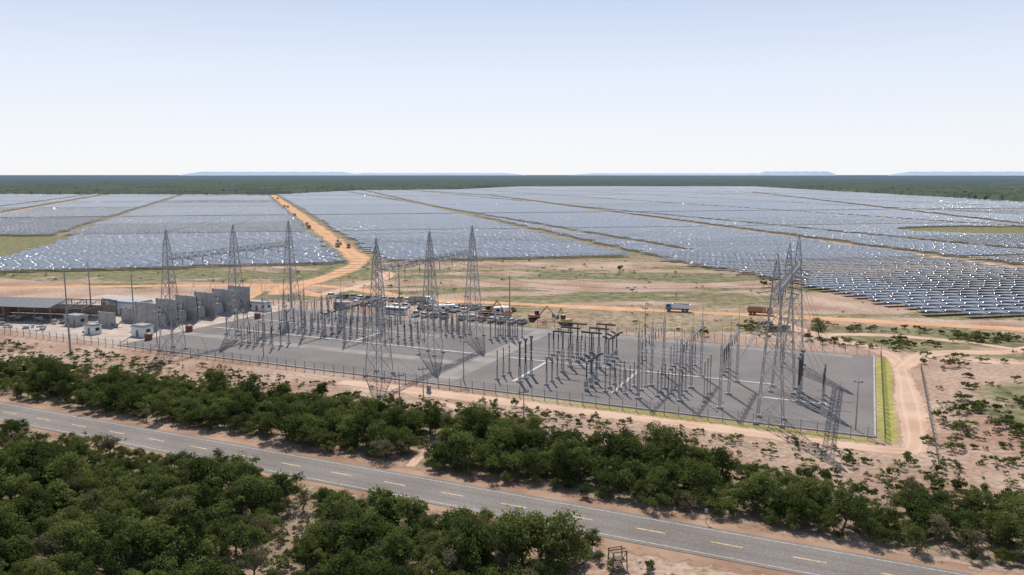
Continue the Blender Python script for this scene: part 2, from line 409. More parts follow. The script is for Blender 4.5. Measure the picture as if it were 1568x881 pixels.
for c in (0,26,52):
    lattice(M,0,c,prof,.18,.085)
    for sx in (-1,1):
        for sy in (-1,1): M.box((sx*2.5,c+sy*2.5,.25),(.9,.9,.5),CONC)
    M.cyl((0,c,34),(0,c,36.2),.05,STEEL,.02)
for c0 in (0,26):
    lbeam(M,(0,c0+.8,26.6),(0,c0+25.2,26.6),1.5,16,.13,.08)
    for k,dc in enumerate((5.5,13,20.5)):
        for sx in (-1,1):
            insulator(M,(sx*.8,c0+dc,26.2),(sx*4.0,c0+dc,25.6),.14,9)
        M.cable((-4,c0+dc,25.6),(4,c0+dc,25.6),2.6,.05,ALU,10)
        insulator(M,(0,c0+dc,25.8),(0,c0+dc,23.2),.13,8)
        M.cable((2.2,c0+dc,23.9),(9,c0+dc-1,8.2),1.2,.05,ALU,8)
        M.cable((-2.2,c0+dc,23.9),(-9,c0+dc+1,8.2),1.2,.05,ALU,8)
gant=M.mesh('lattice_gantry')
for a in (-180,-110,-16):
    add('lattice_gantry',gant,(*L(a,164.5),.1),SUBROT)
# strung conductors
M=MB()
for a0,a1 in ((-180,-110),(-110,-16)):
    for c0 in (164.5,190.5):
        for dc in (5.5,13,20.5):
            M.cable((*L(a0+4,c0+dc),25.7),(*L(a1-4,c0+dc),25.7),2.4 if a1<-50 else 3.2,.045,ALU,22)
    for c in (164.5,190.5,216.5):
        M.cable((*L(a0,c),34.3),(*L(a1,c),34.3),1.5,.025,STEEL_D,14)
for c in (170,177.5,185): M.cable((*L(-184,c),25.7),(*L(-255,c+4),20),2.5,.035,STEEL_D,16)
for i,dc in enumerate((0,26,52)):
    M.cable((*L(-180,164.5+dc),34),(-420+25*i,1400,28),9,.05,STEEL_D,50)
add('overhead_conductors',M.mesh('overhead_conductors'))

# ---- medium steel portal frames
def portal_frame(h=17,sp=12,nb=2):
    M=MB()
    for i in range(nb+1):
        y=i*sp
        lattice(M,0,y,[(k*(h-3)/9,.5-.012*k) for k in range(10)],.075,.04)
        M.cyl((0,y,h-3),(0,y,h+1.5),.08,STEEL,.03)
        M.box((0,y,.15),(1.2,1.2,.5),CONC)
    for i in range(nb):
        lbeam(M,(0,i*sp+.4,h-4),(0,(i+1)*sp-.4,h-4),.5,9,.07,.04)
        for k in (.25,.5,.75):
            y=(i+k)*sp; insulator(M,(0,y,h-4.4),(0,y,h-6.4),.12,7); M.cable((0,y,h-6.4),(3,y,7),.7,.03,ALU,6)
    return M.mesh('steel_portal_frame')
pf=portal_frame()
for a,c in ((-45,170),(-36,172),(-27,170)): add('steel_portal_frame',pf,(*L(a,c),.1),SUBROT)
pf2=portal_frame(15,10,2)
for a,c in ((-171,192),(-156,192),(-141,193)): add('steel_portal_frame',pf2,(*L(a,c),.1),SUBROT)
# ---- apparatus prototypes (all on a foundation)
def stand(M,x=0,y=0,h=3.2,w=.3):
    M.box((x,y,.15),(.9,.9,.5),CONC); lattice(M,x,y,[(.3+k*(h-.3)/4,w) for k in range(5)],.06,.035,STEEL)
    M.box((x,y,h),(.5,.5,.1),STEEL)
M=MB(); stand(M); insulator(M,(0,0,3.2),(0,0,6.3),.22,11); M.cyl((0,0,6.3),(0,0,7.1),.32,STEEL,.28,8); M.cyl((-.9,0,6.9),(.9,0,6.9),.04,ALU); CT=M.mesh('current_transformer')
M=MB(); stand(M,h=3.6); insulator(M,(0,0,3.6),(0,0,7.2),.17,13)
for k in range(8):
    t0,t1=[2*math.pi*j/8 for j in (k,k+1)]; M.beam((.5*math.cos(t0),.5*math.sin(t0),6.9),(.5*math.cos(t1),.5*math.sin(t1),6.9),.06,ALU)
M.cyl((0,0,7.2),(0,0,7.6),.06,ALU); SA=M.mesh('surge_arrester')
M=MB()
for x in (-2.4,0,2.4): stand(M,x,0,3.4,.26); insulator(M,(x,0,3.5),(x,0,6.0),.15,9)
M.beam((-2.9,0,3.45),(2.9,0,3.45),.12,STEEL_D); M.cyl((-2.6,0,6.1),(2.6,0,6.1),.045,ALU); M.cyl((-2.4,0,6.1),(-1.4,.2,8.3),.04,ALU); DS=M.mesh('disconnect_switch')
M=MB(); stand(M,h=2.6,w=.6); M.box((0,-.5,1.5),(.8,.5,1.3),GREY); insulator(M,(0,0,2.7),(0,0,6.6),.25,12)
M.cyl((-1.7,0,7.3),(0,0,6.7),.22,INS,.24,8); M.cyl((1.7,0,7.3),(0,0,6.7),.22,INS,.24,8); M.box((0,0,6.7),(.6,.5,.5),STEEL); CB=M.mesh('circuit_breaker')
M=MB(); M.box((0,0,.15),(.8,.8,.5),CONC); M.cyl((0,0,.3),(0,0,6.4),.12,STEEL,.09,8); insulator(M,(0,0,6.4),(0,0,9.2),.14,9); M.cyl((0,-1.2,9.3),(0,1.2,9.3),.05,ALU); PI=M.mesh('post_insulator')
M=MB(); M.box((0,0,.15),(1.2,1.2,.5),CONC); lattice(M,0,0,[(.3+k*.9,.5) for k in range(5)],.08,.05); insulator(M,(0,0,3.9),(0,0,9.6),.36,14)
M.cyl((0,0,9.6),(0,0,10.2),.5,STEEL_D,.45,8); CVT=M.mesh('voltage_transformer')
kinds={'current_transformer':CT,'surge_arrester':SA,'disconnect_switch':DS,'circuit_breaker':CB,'post_insulator':PI,'voltage_transformer':CVT}
def bay(seq,cb,dc=3.6):
    for a,k in seq:
        for i in (-1,0,1): add(k,kinds[k],(*L(a,cb+i*dc),.12),SUBROT)
bay([(-81,'surge_arrester'),(-75,'voltage_transformer'),(-68,'current_transformer'),(-58,'circuit_breaker'),(-51,'disconnect_switch')],176)
bay([(-78,'current_transformer'),(-70,'disconnect_switch'),(-61,'circuit_breaker'),(-53,'post_insulator')],203)
bay([(-46,'post_insulator'),(-39,'disconnect_switch'),(-31,'post_insulator')],177)
bay([(-42,'disconnect_switch'),(-31,'current_transformer')],203)
bay([(-12,'voltage_transformer'),(-7,'surge_arrester')],186,4)
for cb in (203,225):
    bay([(-174,'surge_arrester'),(-168,'current_transformer'),(-161,'disconnect_switch'),(-153,'circuit_breaker'),(-146,'disconnect_switch'),(-138,'post_insulator'),(-131,'current_transformer'),(-124,'disconnect_switch')],cb)
bay([(-172,'post_insulator'),(-164,'disconnect_switch'),(-155,'current_transformer')],181)
bay([(-116,'disconnect_switch'),(-103,'current_transformer'),(-98,'disconnect_switch')],218)
M=MB()
for cb,a0,a1,z in ((176,-81,-52,7.1),(203,-80,-53,7.1),(177,-46,-31,9.5),(203,-174,-124,7.3),(225,-174,-124,7.3),(203,-44,-29,7.1),(218,-116,-98,7)):
    for i in (-1,0,1): M.cyl((*L(a0,cb+i*3.6),z),(*L(a1,cb+i*3.6),z),.04,ALU,n=5)
add('busbar_tubes',M.mesh('busbar_tubes'))
M=MB()
for i in range(3):
    y=i*6
    M.box((0,y,.2),(1.2,1.2,.5),CONC); lattice(M,0,y,[(.3+k*1.1,.6) for k in range(6)],.09,.06); insulator(M,(0,y,5.8),(0,y,10.2),.3,12)
    M.cyl((-2.6,y,10.4),(2.6,y,10.4),.24,INS,n=8); M.cyl((-2.6,y,10.4),(-2.6,y,8.2),.12,INS)
add('live_tank_breaker',M.mesh('live_tank_breaker'),(*L(-62,188),.12),SUBROT); add('live_tank_breaker',bpy.data.meshes['live_tank_breaker'],(*L(-69,186),.12),SUBROT+.02)

# ---- masts / poles
def pole(h,r=.28,arm=False,light=False):
    M=MB(); M.cyl((0,0,0),(0,0,h),r,CONC_P,r*.5,10); M.cyl((0,0,h),(0,0,h+1.6),.035,STEEL,.015)
    if arm:
        M.box((0,0,h-.7),(2.2,.14,.16),WOOD)
        for x in (-1,0,1): insulator(M,(x,0,h-.6),(x,0,h-.2),.09,3)
    if light:
        M.box((0,0,h-.3),(1.6,.3,.2),STEEL); 
        for x in (-.6,.6): M.box((x,-.25,h-.1),(.5,.3,.4),GREY)
    return M.mesh('pole')
p1=pole(23);
add('lightning_mast',p1,(-124.6,220,0)); p2=pole(19)
for xy in ((-151,282),(-119,247),L(-198,238),L(-150,238),L(-100,222)): add('lightning_mast',p2,(*xy,0))
p3=pole(8.7,.17,True); p4=pole(6.5,.14,True,False); p5=pole(10,.15,False,True)
add('utility_pole',p3,(-23.8,163.5,0),.4); add('utility_pole',p4,(-20.4,178,0),.4); add('utility_pole',p4,(2.4,158.4,0),.4)
for a,c in ((-190,168),(-150,168),(-60,233),(-20,233),(0,166),(-120,232),(-88,168)): add('floodlight_pole',p5,(*L(a,c),.1),SUBROT)
M=MB(); M.box((0,0,1),(.9,.5,1.6),GREY); M.box((0,-.26,1.1),(.7,.02,1.2),STEEL_D); M.box((0,0,.1),(1.1,.7,.2),CONC); add('control_cabinet',M.mesh('control_cabinet'),(-19.2,178.8,0),SUBROT)

# ================================================================ TRANSFORMER BANK + BUILDINGS
M=MB(); M.box((0,0,4.4),(9.5,.35,8.8),CONC)
for x in (-4.5,0,4.5): M.box((x,0,4.45),(.5,.6,8.9),CONC)
M.box((0,0,.2),(10.2,1.6,.4),CONC); FW=M.mesh('concrete_fire_wall')
M=MB(); M.box((0,0,.25),(7,5,.4),CONC); M.box((0,0,2.3),(4.6,2.6,3.5),GREY); M.box((0,0,4.15),(4.8,2.8,.18),GREY)
for i in range(7): M.box((-1.9+i*.63,1.75,2.3),(.1,.8,2.8),STEEL); M.box((-1.9+i*.63,-1.75,2.3),(.1,.8,2.8),STEEL)
M.cyl((-2.2,0,5.6),(2.2,0,5.6),.45,GREY,n=10)
for x in (-2,2): M.beam((x,0,4.2),(x,0,5.3),.15,STEEL)
for x in (-1.4,0,1.4): insulator(M,(x,.7,4.2),(x*1.3,1.2,6.8),.2,8)
TR=M.mesh('power_transformer')
for i in range(6): 
    add('concrete_fire_wall',FW,(*L(-212,184+i*8.4),.05),SUBROT)
    if i<5: add('power_transformer',TR,(*L(-212,188.2+i*8.4),.08),SUBROT)
for i in range(4): add('concrete_fire_wall',FW,(*L(-228,182+i*9),.05),SUBROT,(.8,1,.55))
M=MB()
for i in range(8):
    x=i*6-21
    for y in (-9,9): M.beam((x,y,0),(x,y,5),.3,STEEL_D)
    M.beam((x,-9,5),(x,0,6.6),.22,STEEL_D); M.beam((x,0,6.6),(x,9,5),.22,STEEL_D); M.beam((x,-9,4.4),(x,9,4.4),.16,STEEL_D)
    for k in (-6,-3,0,3,6): M.beam((x,k,4.4),(x,k,6.6-abs(k)*.178),.1,STEEL_D)
for k in range(13):
    y=-9+k*1.5; M.beam((-21,y,6.68-abs(y)*.178),(21,y,6.68-abs(y)*.178),.16,STEEL_D)
A=[(-21,-9.6,5.05),(9,-9.6,5.05),(9,0,6.78),(-21,0,6.78)]; B=[(x,y,z+.08) for x,y,z in A]; M.quadring(A,B,ROOF)
A=[(-21,.05,6.78),(21,.05,6.78),(21,9.6,5.05),(-21,9.6,5.05)]; B=[(x,y,z+.08) for x,y,z in A]; M.quadring(A,B,ROOF)
M.box((0,9,1.6),(42,.2,3.2),BRICK); M.box((-21,0,1.6),(.2,18,3.2),BRICK)
add('truss_roof_shed',M.mesh('truss_roof_shed'),(*L(-263,186),.05),SUBROT+.25)
def building(name,lx,ly,h,loc,wall=WHITE,roof=GREY,rz=SUBROT):
    root=empty(name); root.location=(*loc,.08); root.rotation_euler=(0,0,rz)
    M=MB(); M.box((0,0,h/2),(lx,ly,h),wall); add('walls',M.mesh('walls'),parent=root)
    M=MB(); M.box((0,0,h+.1),(lx+.6,ly+.6,.2),roof); M.box((0,0,h+.4),(lx-.4,ly-.4,.4),roof); add('roof',M.mesh('roof'),parent=root)
    M=MB()
    k=int(lx/2.6)
    for i in range(k):
        x=-lx/2+lx*(i+.5)/k
        if i==k//2: M.box((x,-ly/2-.02,1.05),(1.,.08,2.1),STEEL_D)
        else: M.box((x,-ly/2-.02,h*.6),(1.2,.08,1.),GLASS)
    M.box((lx/2+.02,0,h*.6),(.08,1.4,1.),GLASS)
    add('openings',M.mesh('openings'),parent=root)
building('control_building',14,8,4.2,L(-243,204)); building('relay_house',7,5,3.2,L(-232,222)); building('relay_house',9,4,3.4,L(-256,208),BRICK)
building('site_office',12,3,2.8,(-95,292),WHITE); building('relay_house',5,4,3.,L(-205,176),WHITE,GREY)
building('relay_house',6,4,3.,L(-240,180),CONC,GREY); building('relay_house',4,3,2.6,L(-222,172),WHITE,GREY)
def tank(x,y,mat):
    M=MB(); M.cyl((0,0,0),(0,0,1.9),1.1,mat,n=14); M.cyl((0,0,1.9),(0,0,2.3),1.1,mat,.3,14); add('water_tank',M.mesh('water_tank'),(x,y,.1))
tank(*L(-197,187),PIPE); tank(*L(-193,214),PIPE); tank(*L(-198,172),PIPE)
M=MB()
for i in range(26):
    a=random.uniform(-285,-205); c=random.uniform(168,182 if a<-245 else 232); x,y=L(a,c)
    for k in range(random.randint(2,5)): M.box((x+random.uniform(-1.5,1.5),y+random.uniform(-1.5,1.5),.45+.25*k),(random.uniform(.8,2.6),random.uniform(.3,1.2),.5),random.choice([WOOD,BRICK,CONC,GREY,WHITE]),random.uniform(0,3))
add('construction_material_stacks',M.mesh('construction_material_stacks'))

# ================================================================ VEHICLES
def wheels(M,xs_,w,r=.35):
    for x in xs_:
        for s in (-1,1): M.cyl((x,s*w/2,r),(x,s*(w/2-.28),r),r,BLACK,n=12); M.cyl((x,s*(w/2+.01),r),(x,s*(w/2-.05),r),r*.5,STEEL,n=8)
def car(paint):
    M=MB(); M.prism([(-2.1,.35),(2.1,.35),(2.15,.75),(1.95,.95),(.95,1.02),(-1.9,1.05),(-2.12,.8)],-.86,.86,paint)
    M.prism([(1.0,1.02),(.35,1.48),(-1.2,1.5),(-1.85,1.05)],-.74,.74,GLASS); M.prism([(.3,1.49),(-1.15,1.51),(-1.15,1.56),(.3,1.54)],-.72,.72,paint)
    wheels(M,(-1.3,1.35),1.76,.33); return M.mesh('car')
def pickup(paint):
    M=MB(); M.prism([(-2.6,.5),(2.6,.5),(2.65,.95),(2.4,1.12),(1.2,1.18),(-2.6,1.15)],-.92,.92,paint)
    M.prism([(1.25,1.18),(.65,1.72),(-.7,1.74),(-.85,1.15)],-.8,.8,GLASS); M.prism([(.6,1.73),(-.68,1.75),(-.68,1.82),(.6,1.8)],-.8,.8,paint)
    M.box((-1.75,0,1.17),(1.5,1.5,.06),BLACK); wheels(M,(-1.6,1.7),1.86,.4); return M.mesh('pickup')
def truck(cab,bed,load=True):
    M=MB(); M.box((0,0,.85),(8.2,.9,.3),BLACK); M.prism([(2.4,.6),(4.3,.6),(4.35,1.6),(4.1,2.8),(2.4,2.9)],-1.2,1.2,cab)
    M.box((4.2,0,2.15),(.12,2.1,.8),GLASS); 
    for s in (-1,1): M.box((3.5,s*1.2,2.15),(.9,.05,.7),GLASS)
    M.prism([(-4.3,1.2),(2.1,1.2),(2.2,2.9),(-4.5,2.7)],-1.24,1.24,bed); M.box((-1.1,0,2.8),(5.9,2.1,.25),WOOD)
    wheels(M,(-3.2,-1.9,3.2),2.4,.52); return M.mesh('dump_truck')
def bus():
    M=MB(); M.prism([(-5.5,.45),(5.5,.45),(5.55,1.8),(5.3,3.1),(-5.5,3.15)],-1.25,1.25,WHITE)
    for s in (-1,1): M.box((0,s*1.26,2.2),(10,.04,.8),GLASS)
    M.box((5.42,0,2.2),(.12,2.2,1),GLASS); wheels(M,(-3.4,3.6),2.5,.5); return M.mesh('bus')
def excavator(paint):
    M=MB()
    for s in (-1,1): M.prism([(-2,.1),(-2.3,.5),(-2,.95),(2,.95),(2.3,.5),(2,.1)],s*1.3-.3,s*1.3+.3,BLACK)
    M.box((0,0,1.1),(1.6,1.6,.4),BLACK); M.prism([(-2.3,1.3),(1.4,1.3),(1.4,2.0),(-2.2,2.3)],-1.3,1.3,paint); M.box((.7,.7,2.6),(1.5,1.1,1.5),GLASS); M.box((.7,.7,3.38),(1.6,1.2,.1),paint)
    M.cyl((1.3,-.2,1.8),(4,-.2,5),.3,paint,.25,4); M.cyl((4,-.2,5),(6.3,-.2,2.2),.24,paint,.16,4); M.prism([(6.0,2.3),(6.9,2.2),(6.8,1.0),(6.0,.9)],-.7,.3,STEEL_D); return M.mesh('excavator')
def container(paint):
    M=MB(); M.box((0,0,1.3),(6,2.4,2.5),paint)
    for i in range(15): 
        for s in (-1,1): M.box((-2.8+i*.4,s*1.22,1.3),(.16,.06,2.3),paint)
    M.box((-1.5,-1.26,1.6),(1.1,.05,.8),GLASS); M.box((1.2,-1.26,1.15),(.9,.05,2),STEEL_D); return M.mesh('container')
cars=[car(WHITE),car(GREY),car(RED),car(BLACK),car(WHITE),car(WHITE)]; pk_=[pickup(WHITE),pickup(GREY)]; bs=bus()
t1=truck(BLUE,WHITE); t2=truck(RED,ORANGE); t3=truck(WHITE,GREY); ex=excavator(YELLOW); ex2=excavator(ORANGE); ct=[container(WHITE),container(GREY),container(WHITE)]
add('dump_truck',t1,(61,289,.04),2.86,1.); add('dump_truck',t2,(89,282,.04),-.3,1.)
add('dump_truck',t3,(-36,306,.05),.2)
def park(x0,y0,dx,dy,n_,r):
    for i in range(n_):
        if random.random()<.12: continue
        k=i%3==0; add('pickup' if k else 'car',pk_[i%2] if k else cars[random.randrange(6)],(x0+i*dx,y0+i*dy,.03),r+random.uniform(-.12,.12),1.1)
park(-74,322,3.3,-1.1,14,1.2); park(-60,303,3.3,-1.2,16,1.25); park(-34,279,3.4,-1.3,12,1.2); park(-24,297,3.4,-1.2,9,1.1)
add('bus',bs,(-42,284,.03),-.38,.8)
for i,(x,y,r) in enumerate(((-24,289,.2),(-64,296,-.3),(-4,284,.3))): add('container_cabin',ct[i%3],(x,y,.03),r)
for x,y,r,m_ in ((-9,280,.5,ex2),(8,270,.2,ex2),(18,262,2.,ex),(-124,570,2,ex)): add('excavator',m_,(x,y,.05),r)
for x,y,m_ in ((0,276,t2),(-477,1632,t2),(-339,1209,t3),(-348,1225,t2),(-262,965,t3),(-188,745,t2),(-120,552,t3),(-112,546,t2),(-204,790,t3)): add('dump_truck',m_,(x+random.uniform(-2,2),y,.07),random.uniform(1.6,2.1),1.05)
def heap(x,y,r,h,mat,name='soil_heap'):
    n=16; V=[(x,y,h)]; F=[]
    for k,(rr,zz) in enumerate(((.35,.8),(.7,.4),(1,.0))):
        for i in range(n):
            t=2*math.pi*i/n; q=r*rr*random.uniform(.8,1.15); V.append((x+q*math.cos(t),y+q*math.sin(t),h*zz*random.uniform(.75,1.1)))
    for i in range(n):
        j=(i+1)%n; F.append((0,1+i,1+j))
        for k in range(2): F.append((1+k*n+i,1+(k+1)*n+i,1+(k+1)*n+j,1+k*n+j))
    me=bpy.data.meshes.new(name); me.from_pydata(V,[],F); me.materials.append(mat); add(name,me)
SOILM=simple('loose_soil',(.45,.28,.19),1)
for x,y,r,h in ((10,268,3,1.3),(20,272,4,1.5),(26,268,3,1.2),(-118,372,4,1.5),(-96,300,3,1.2),(70,272,3,1),(32,262,3,1.1)): heap(x,y,r,h,SOILM)
M=MB(); M.box((0,0,.9),(.08,.08,1.8),WOOD); M.box((0,-.06,1.9),(.45,.04,.6),GREY); add('road_sign',M.mesh('road_sign'),(*R(-19,115),0),-.4)
M=MB()
for x in (-1,1):
    for y in (-.8,.8): M.beam((x,y,0),(x*.9,y*.9,2.6),.14,WOOD)
M.box((0,0,2.6),(2.0,.14,.12),WOOD); M.beam((-.9,-.7,2.55),(.9,-.7,2.55),.12,WOOD);M.beam((-.9,.7,2.55),(.9,.7,2.55),.12,WOOD); M.box((0,0,1.2),(1.9,1.5,.1),WOOD); M.beam((-1,-.8,.1),(1,-.8,2.5),.09,WOOD); M.beam((1,.8,.1),(-1,.8,2.5),.09,WOOD)
add('timber_stand',M.mesh('timber_stand'),(13.5,96,0),.3)

# ================================================================ VEGETATION
def leafmat(name,c1,c2,tr=.38):
    m=bpy.data.materials.new(name); m.use_nodes=True; nt=m.node_tree; nt.nodes.clear()
    out=N(nt,'ShaderNodeOutputMaterial'); oi=N(nt,'ShaderNodeObjectInfo')
    t=math_(nt,'ADD',math_(nt,'MULTIPLY',attr(nt,'tint'),.4),math_(nt,'MULTIPLY',math_(nt,'POWER',oi.outputs['Random'],1.3),.62),clamp=True)
    col=mixc(nt,t,c1,c2)
    d=N(nt,'ShaderNodeBsdfDiffuse'); tl=N(nt,'ShaderNodeBsdfTranslucent'); mx=N(nt,'ShaderNodeMixShader'); mx.inputs[0].default_value=tr
    nt.links.new(col,d.inputs[0]); nt.links.new(col,tl.inputs[0]); nt.links.new(d.outputs[0],mx.inputs[1]); nt.links.new(tl.outputs[0],mx.inputs[2]); nt.links.new(mx.outputs[0],out.inputs[0])
    return m
LEAF=leafmat('foliage_green',(.036,.056,.018),(.21,.235,.07))
LEAFD=leafmat('foliage_dry',(.13,.115,.065),(.27,.23,.14))
def tree_mesh(name,seed,h,r,ncl,nl,ls,mat,trunk=.14):
    rg=np.random.default_rng(seed); M=MB()
    lean=rg.normal(0,.25,2); fork=Vector((lean[0],lean[1],h*.25)); M.cyl((0,0,-.1),fork,trunk,BARK,trunk*.75,7)
    cen=[]
    lob=rg.uniform(.6,1.3,5)
    for i in range(ncl):
        a=rg.random()*6.283; rr=r*lob[int(a/6.284*5)]; q=rr*math.sqrt(rg.random())*.85; zz=h*(.2+.66*math.sqrt(max(0,1-(q/rr)**2))*rg.uniform(.35,1.12))
        cen.append((q*math.cos(a)+lean[0],q*math.sin(a)+lean[1],zz))
        if i<8:
            c=Vector(cen[-1]); mid=fork.lerp(c,.5)+Vector(rg.normal(0,.15,3)); M.cyl(fork,mid,trunk*.5,BARK,trunk*.32,5,False); M.cyl(mid,c,trunk*.32,BARK,.02,5,False)
    cen=np.array(cen); cr=r*rg.uniform(.12,.34,ncl); ci=rg.choice(ncl,nl,p=cr**2/np.sum(cr**2))
    d=rg.normal(size=(nl,3)); d[:,2]=np.abs(d[:,2])*.9-.25; d/=np.linalg.norm(d,axis=1)[:,None]
    P=cen[ci]+d*(cr[ci]*rg.uniform(.4,1.4,nl))[:,None]*np.array([1,1,.9]); P[:,2]=np.maximum(P[:,2],.15)
    nn=d*.7+rg.normal(size=(nl,3))*.55+np.array([0,0,.25]); nn/=np.linalg.norm(nn,axis=1)[:,None]
    t=np.cross(nn,rg.normal(size=(nl,3))); t/=np.linalg.norm(t,axis=1)[:,None]; bb=np.cross(nn,t)
    s=(ls*rg.uniform(.55,1.25,nl))[:,None]
    Q=np.stack([P-t*s,P-bb*s*.55,P+t*s,P+bb*s*.55],1).reshape(-1,3)
    tint=np.repeat(np.clip(rg.random(ncl)[ci]*.75+rg.random(nl)*.3,0,1),4)
    nb=len(M.v); V=np.concatenate([np.array(M.v),Q]); me=bpy.data.meshes.new(name)
    F=list(M.f)+[(nb+4*i,nb+4*i+1,nb+4*i+2,nb+4*i+3) for i in range(nl)]
    me.from_pydata(V.tolist(),[],F); me.materials.append(BARK); me.materials.append(mat)
    me.polygons.foreach_set('material_index',[0]*len(M.f)+[1]*nl)
    at=me.attributes.new('tint','FLOAT','POINT'); at.data.foreach_set('value',np.concatenate([np.zeros(nb),tint]).astype(np.float32)); me.update(); return me
T=[tree_mesh('broadleaf_tree',10+i,[4.3,5.0,3.6,4.6,4.0,5.3,3.3,4.8][i],[2.5,2.9,2.3,2.1,2.8,2.6,2.6,2.0][i],[24,30,20,22,26,32,24,22][i],2600,.15,LEAF) for i in range(8)]
TD=[tree_mesh('dry_tree',40+i,4.2,2.2,16,900,.13,LEAFD) for i in range(2)]
SH=[tree_mesh('shrub',60+i,[1.5,1.1,1.9][i],[1.2,.9,1.3][i],9,420,.14,LEAF,.05) for i in range(3)]
SHD=[tree_mesh('dry_shrub',70+i,1.2,1.0,8,260,.13,LEAFD,.04) for i in range(2)]
woods=empty('roadside_woodland'); scrub=empty('scattered_scrub')
def put(meshes,x,y,s,par,nm):
    add(nm,random.choice(meshes),(x,y,0),random.uniform(0,6.28),(s*random.uniform(.85,1.2),s*random.uniform(.85,1.2),s*random.uniform(.7,1.2)),par)
def scatter(s0,s1,c0,c1,step,dens):
    s=s0
    while s<s1:
        c=c0
        while c<c1:
            ss=s+random.uniform(-.5,.5)*step; c_=c+random.uniform(-.5,.5)*step
            dens(ss,c_); c+=step
        s+=step
def nz1(x,y,sc_,sd): return float(fbm(np.array([x]),np.array([y]),sc_,sd,2)[0])
def band(s,c):
    x,y=R(s,c); t=float(np.interp(s,TOPX,TOPY))+(nz1(s,0,14,3)-.5)*12
    if c>t or c<117.0: return
    if abs(s+71)<2.6 and c<135: return
    g=nz1(x,y,9,11); e=t-c
    if g>.74 or (e<9 and g>.42): 
        if random.random()<.8: put(SH,x,y,random.uniform(.7,1.6),woods,'undergrowth_shrub')
        return
    if random.random()<.06: put(TD,x,y,random.uniform(.6,1),woods,'dry_tree'); return
    k=.6 if (c<119.5 or e<6) else 1.; put(T,x,y,random.choice((.5,.65,.8,.95,1.3))*random.uniform(.9,1.1)*k,woods,'caatinga_tree')
scatter(-235,95,117.5,152,2.5,band)
def fore(s,c):
    x,y=R(s,c); g=nz1(x,y,10,21)
    lim=-31+(nz1(c,0,6,9)-.5)*8
    if s>lim or c>100.5: return
    if g>.72:
        if random.random()<.8: put(SHD+SH,x,y,random.uniform(.7,1.4),woods,'undergrowth_shrub')
        return
    if random.random()<.08: put(TD,x,y,random.uniform(.8,1.2),woods,'dry_tree'); return
    put(T,x,y,random.choice((.5,.65,.8,.95,1.3))*random.uniform(.9,1.1)*(.7 if c>97 else 1),woods,'caatinga_tree')
scatter(-230,-26,54,101,2.6,fore)
def verge(s,c):
    x,y=R(s,c)
    if c<99 and random.random()<.5: put(SH+SHD+SHD,x,y,random.uniform(.4,1.2),scrub,'verge_shrub')
scatter(-32,70,60,101,2.6,verge)
def slope(s,c):
    x,y=R(s,c); cc=c-3.7; aa=s
    if c<float(np.interp(s,TOPX,TOPY))-3: return
    if cc>153.5 and aa<12: return
    g=nz1(x,y,12,31)
    if random.random()<1.05*(g+.1): put(SH+SH+SHD,x,y,random.uniform(.3,1.1),scrub,'slope_shrub')
scatter(-235,100,128,170,2.4,slope)
RD=[((-520,330),(-228,351)),((-228,351),(-87,359)),((-37,316),(52,291)),((52,291),(126,268)),((126,268),(230,236)),((97,246),(130,240)),((118,222),(152,228)),((152,228),(240,262)),((-87,359),(-88,463)),((90,283),(96,246))]
for i in range(5600):
    x=random.uniform(-260,280); y=random.uniform(135,462); aa=.913*x-.408*y; cc=.408*x+.913*y
    if i>3600: x=random.uniform(75,200); y=random.uniform(140,262); aa=.913*x-.408*y; cc=.408*x+.913*y
    if cc<246 and aa<16: continue
    if y>262 and random.random()>.35: continue
    if inpoly(np.array([x]),np.array([y]),poly)[0]: continue
    if min(float(dseg(np.array(x),np.array(y),a,b_)) for a,b_ in RD)<6: continue
    if -80<x<35 and y<325: continue
    g=nz1(x,y,26,1)
    if random.random()>np.clip((g-.36)*3.5,.1,1): continue
    k=.6 if y>262 else 1
    put(SH+SH+SHD,x,y,random.uniform(.4,1.5)*k,scrub,'scrub_bush')
add('lone_tree',T[1],(94.8,241,0),1,1.25); add('lone_tree',T[3],(112,352,0),2,.8); add('lone_tree',T[0],(56,410,0),1,.8)

# ================================================================ DISTANT FOREST + MESAS
na,nr=900,150
ang=np.linspace(math.radians(38),math.radians(142),na); rad=1250*(30000/1250)**(np.linspace(0,1,nr)**1.15)
AA,RR=np.meshgrid(ang,rad); fx=RR*np.cos(AA)+rng.normal(0,2.5,AA.shape); fy=RR*np.sin(AA)+rng.normal(0,2.5,AA.shape)
fz=4.5+4.5*rng.random(AA.shape)+6*(fbm(fx,fy,180,4)-.5)
inf=inpoly(fx,fy,np.array([(-2600,-60),(930,300),(935,1440),(985,3285),(30,3285),(-187,2600),(-470,2500),(-590,1955),(-1280,2018),(-2600,1990)]))
fz=np.where(inf,-3,fz)
ii=np.arange(na*nr).reshape(nr,na); F=np.stack([ii[:-1,1:],ii[:-1,:-1],ii[1:,:-1],ii[1:,1:]],-1).reshape(-1,4)
infv=inf.ravel(); F=F[~(infv[F].all(1))]
me=fastmesh('distant_forest',np.stack([fx,fy,fz],-1).reshape(-1,3),F,{'far':np.clip((RR-1500)/9000,0,1)})  # 'far' weights the painted haze, rising with distance
FM=bpy.data.materials.new('hazed_forest_canopy'); nt,b=nodes(FM)
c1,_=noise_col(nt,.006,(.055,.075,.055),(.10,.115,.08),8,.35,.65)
nt.links.new(mixc(nt,attr(nt,'far'),c1,(.10,.14,.17)),b.inputs['Base Color']); b.inputs['Roughness'].default_value=1; b.inputs['Specular IOR Level'].default_value=0  # bluish distance haze painted into the canopy base colour
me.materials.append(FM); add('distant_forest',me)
HM=simple('far_mesa_haze_tint',(.33,.42,.52),1,scale=.001,var=.04)  # pale blue aerial haze painted in as the mesa colour
